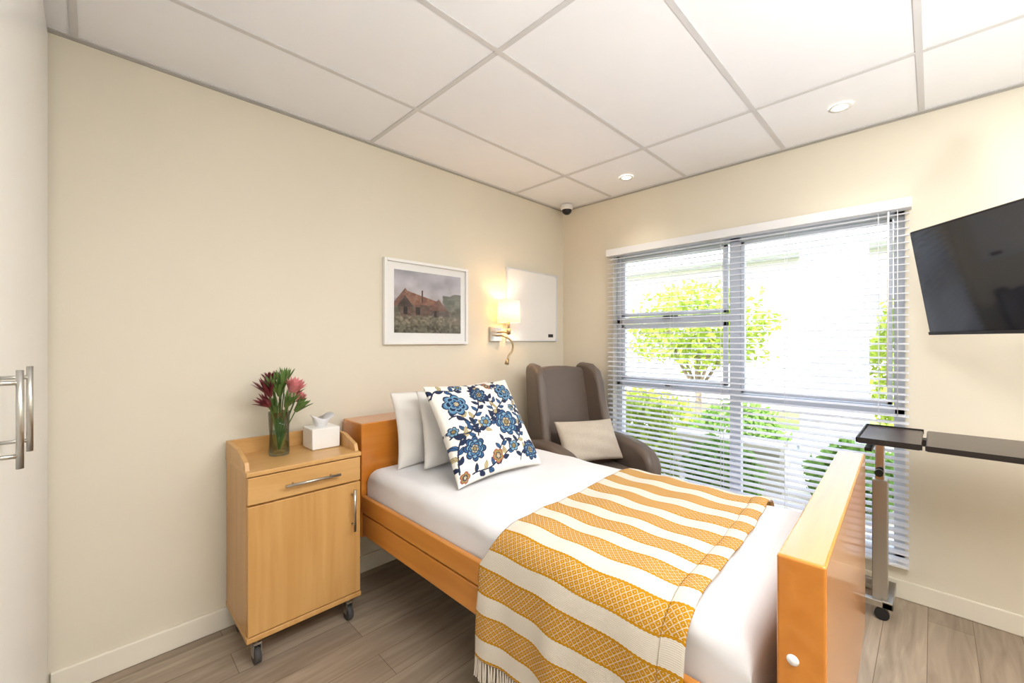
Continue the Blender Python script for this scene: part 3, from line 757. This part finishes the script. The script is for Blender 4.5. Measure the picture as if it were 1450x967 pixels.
# ------------------------------------------------------------ exterior
M_pave=mat('paving',(206,200,188),.9,var=.06); M_ext=mat('white_render_wall',(206,206,204),.9,var=.02)
M_low=mat('garden_wall_stone',(176,172,156),.9,var=.08); M_glassd=mat('dark_window_pane',(124,132,142),.2)
M_roof=mat('fascia_grey',(165,167,171),.8)
box('exterior_ground',(XB+.2,-9,-.25),(16,14,-.1),M_pave)
box('lawn',(7.9,-4,-.1),(9.6,9,-.06),mat('grass',(120,150,70),.9,var=.3,vscale=30))
box('neighbour_building',(10,-8,-.1),(10.4,13,3.0),M_ext)
boxes('neighbour_roof_eave',[((9.3,-8,3.0),(10.6,13,3.18))],M_roof)
boxes('neighbour_windows',[((9.96,y,1.0),(10.0,y+1.2,2.2)) for y in(-3.5,.6,3.2,6.0)],M_glassd)
g=group('patio_column',(5.9,.78,-.1))
M_col=mat('column_render',(144,154,170),.85,var=.02)
box('shaft',(5.65,.5,-.1),(6.15,1.06,2.9),M_col,g); box('plinth',(5.58,.43,-.1),(6.22,1.13,.1),M_col,g)
box('patio_beam',(5.7,-6,2.9),(6.1,1.06,3.15),M_col)
boxes('garden_wall',[((4.5,1.0,-.1),(4.7,4.2,.30)),((4.45,.98,.30),(4.75,4.2,.36))],M_low)
def foliage(name,c,R,n,m,size=.07,shell=.55):
    v=rng.normal(size=(n,3)); v/=np.linalg.norm(v,axis=1)[:,None]; rr=(shell+(1-shell)*rng.random(n)**.6)[:,None]
    lump=1+.15*np.sin(v[:,0:1]*6+1)*np.sin(v[:,1:2]*7)+.1*np.sin(v[:,2:3]*9)
    P=np.array(c)+v*rr*lump*np.array(R)
    P[:,2]=np.maximum(P[:,2],-.04+.08*rng.random(n))
    A=rng.normal(size=(n,3)); A/=np.linalg.norm(A,axis=1)[:,None]; B=np.cross(A,rng.normal(size=(n,3))); B/=np.linalg.norm(B,axis=1)[:,None]
    s=size*(.6+.8*rng.random(n))[:,None]
    Q=np.stack([P-A*s,P+B*s*.4,P+A*s,P-B*s*.4],1).reshape(-1,3)
    F=[(4*i,4*i+1,4*i+2,4*i+3) for i in range(n)]
    return Q,F
def leafmat(name,c): return add_trans(mat(name,c,.6,var=.3,vscale=8),c,.45)
M_l1=leafmat('tree_leaves',(158,178,72)); M_l2=leafmat('hedge_leaves',(124,162,78))
g=group('garden_tree',(6.3,2.45,-.1))
Q,F=foliage('f',(6.3,2.45,1.50),(.85,1.05,.64),3400,M_l1,.06,.3); mesh('canopy',Q,F,M_l1,g)
M_bark=mat('bark',(140,124,106),.9)
tube('trunk',[(6.3,2.45,-.1),(6.28,2.42,.5),(6.3,2.45,1.2)],.045,M_bark,g)
for dx,dy in((.3,.35),(-.3,.3),(.2,-.4),(-.25,-.3)): tube('branch',[(6.29,2.43,.6),(6.3+dx*.5,2.45+dy*.6,1.0),(6.3+dx,2.45+dy,1.5)],.025,M_bark,g)
for i,(c_,R_) in enumerate((((5.4,2.9,.25),(.4,.9,.42)),((5.35,1.6,.22),(.3,.5,.38)),((3.95,2.15,.3),(.3,.45,.42)),((5.3,4.3,.5),(.4,.6,.6)),((7.2,-.4,.6),(.5,.9,.7)),((4.05,1.35,.15),(.25,.32,.26)),((7.4,.25,1.0),(.3,.35,1.0)),((4.6,.45,.15),(.3,.35,.28)))):
    Q,F=foliage('f',c_,R_,1700,M_l2,.055); o=mesh('garden_shrub',Q,F,M_l2 if i%2 else M_l1)

# ------------------------------------------------------------ light
w=bpy.data.worlds.new('World'); S.world=w; w.use_nodes=True; nt=w.node_tree
bg=nt.nodes['Background']; sk=nt.nodes.new('ShaderNodeTexSky')
sk.sky_type='NISHITA'; sk.sun_disc=False; sk.sun_elevation=math.radians(50); sk.sun_rotation=math.radians(250); sk.air_density=1; sk.dust_density=2
hs=nt.nodes.new('ShaderNodeHueSaturation'); hs.inputs['Saturation'].default_value=.5
nt.links.new(sk.outputs[0],hs.inputs['Color']); nt.links.new(hs.outputs[0],bg.inputs[0]); bg.inputs[1].default_value=1.0
l=bpy.data.lights.new('sun','SUN'); l.energy=8; l.angle=math.radians(1); l.color=(1,.96,.9)
o=bpy.data.objects.new('sun',l); S.collection.objects.link(o); o.rotation_euler=Vector((.62,.25,-.75)).to_track_quat('-Z','Y').to_euler(); o.location=(-3,0,6)

# ------------------------------------------------------------ camera
cd=bpy.data.cameras.new('camera'); cam=bpy.data.objects.new('camera',cd); S.collection.objects.link(cam)
cd.sensor_width=36; cd.lens=595/1450*36; cam.location=(0,0,1.33); cam.rotation_euler=(math.radians(90),0,math.radians(-45)); cd.clip_start=.02
S.camera=cam
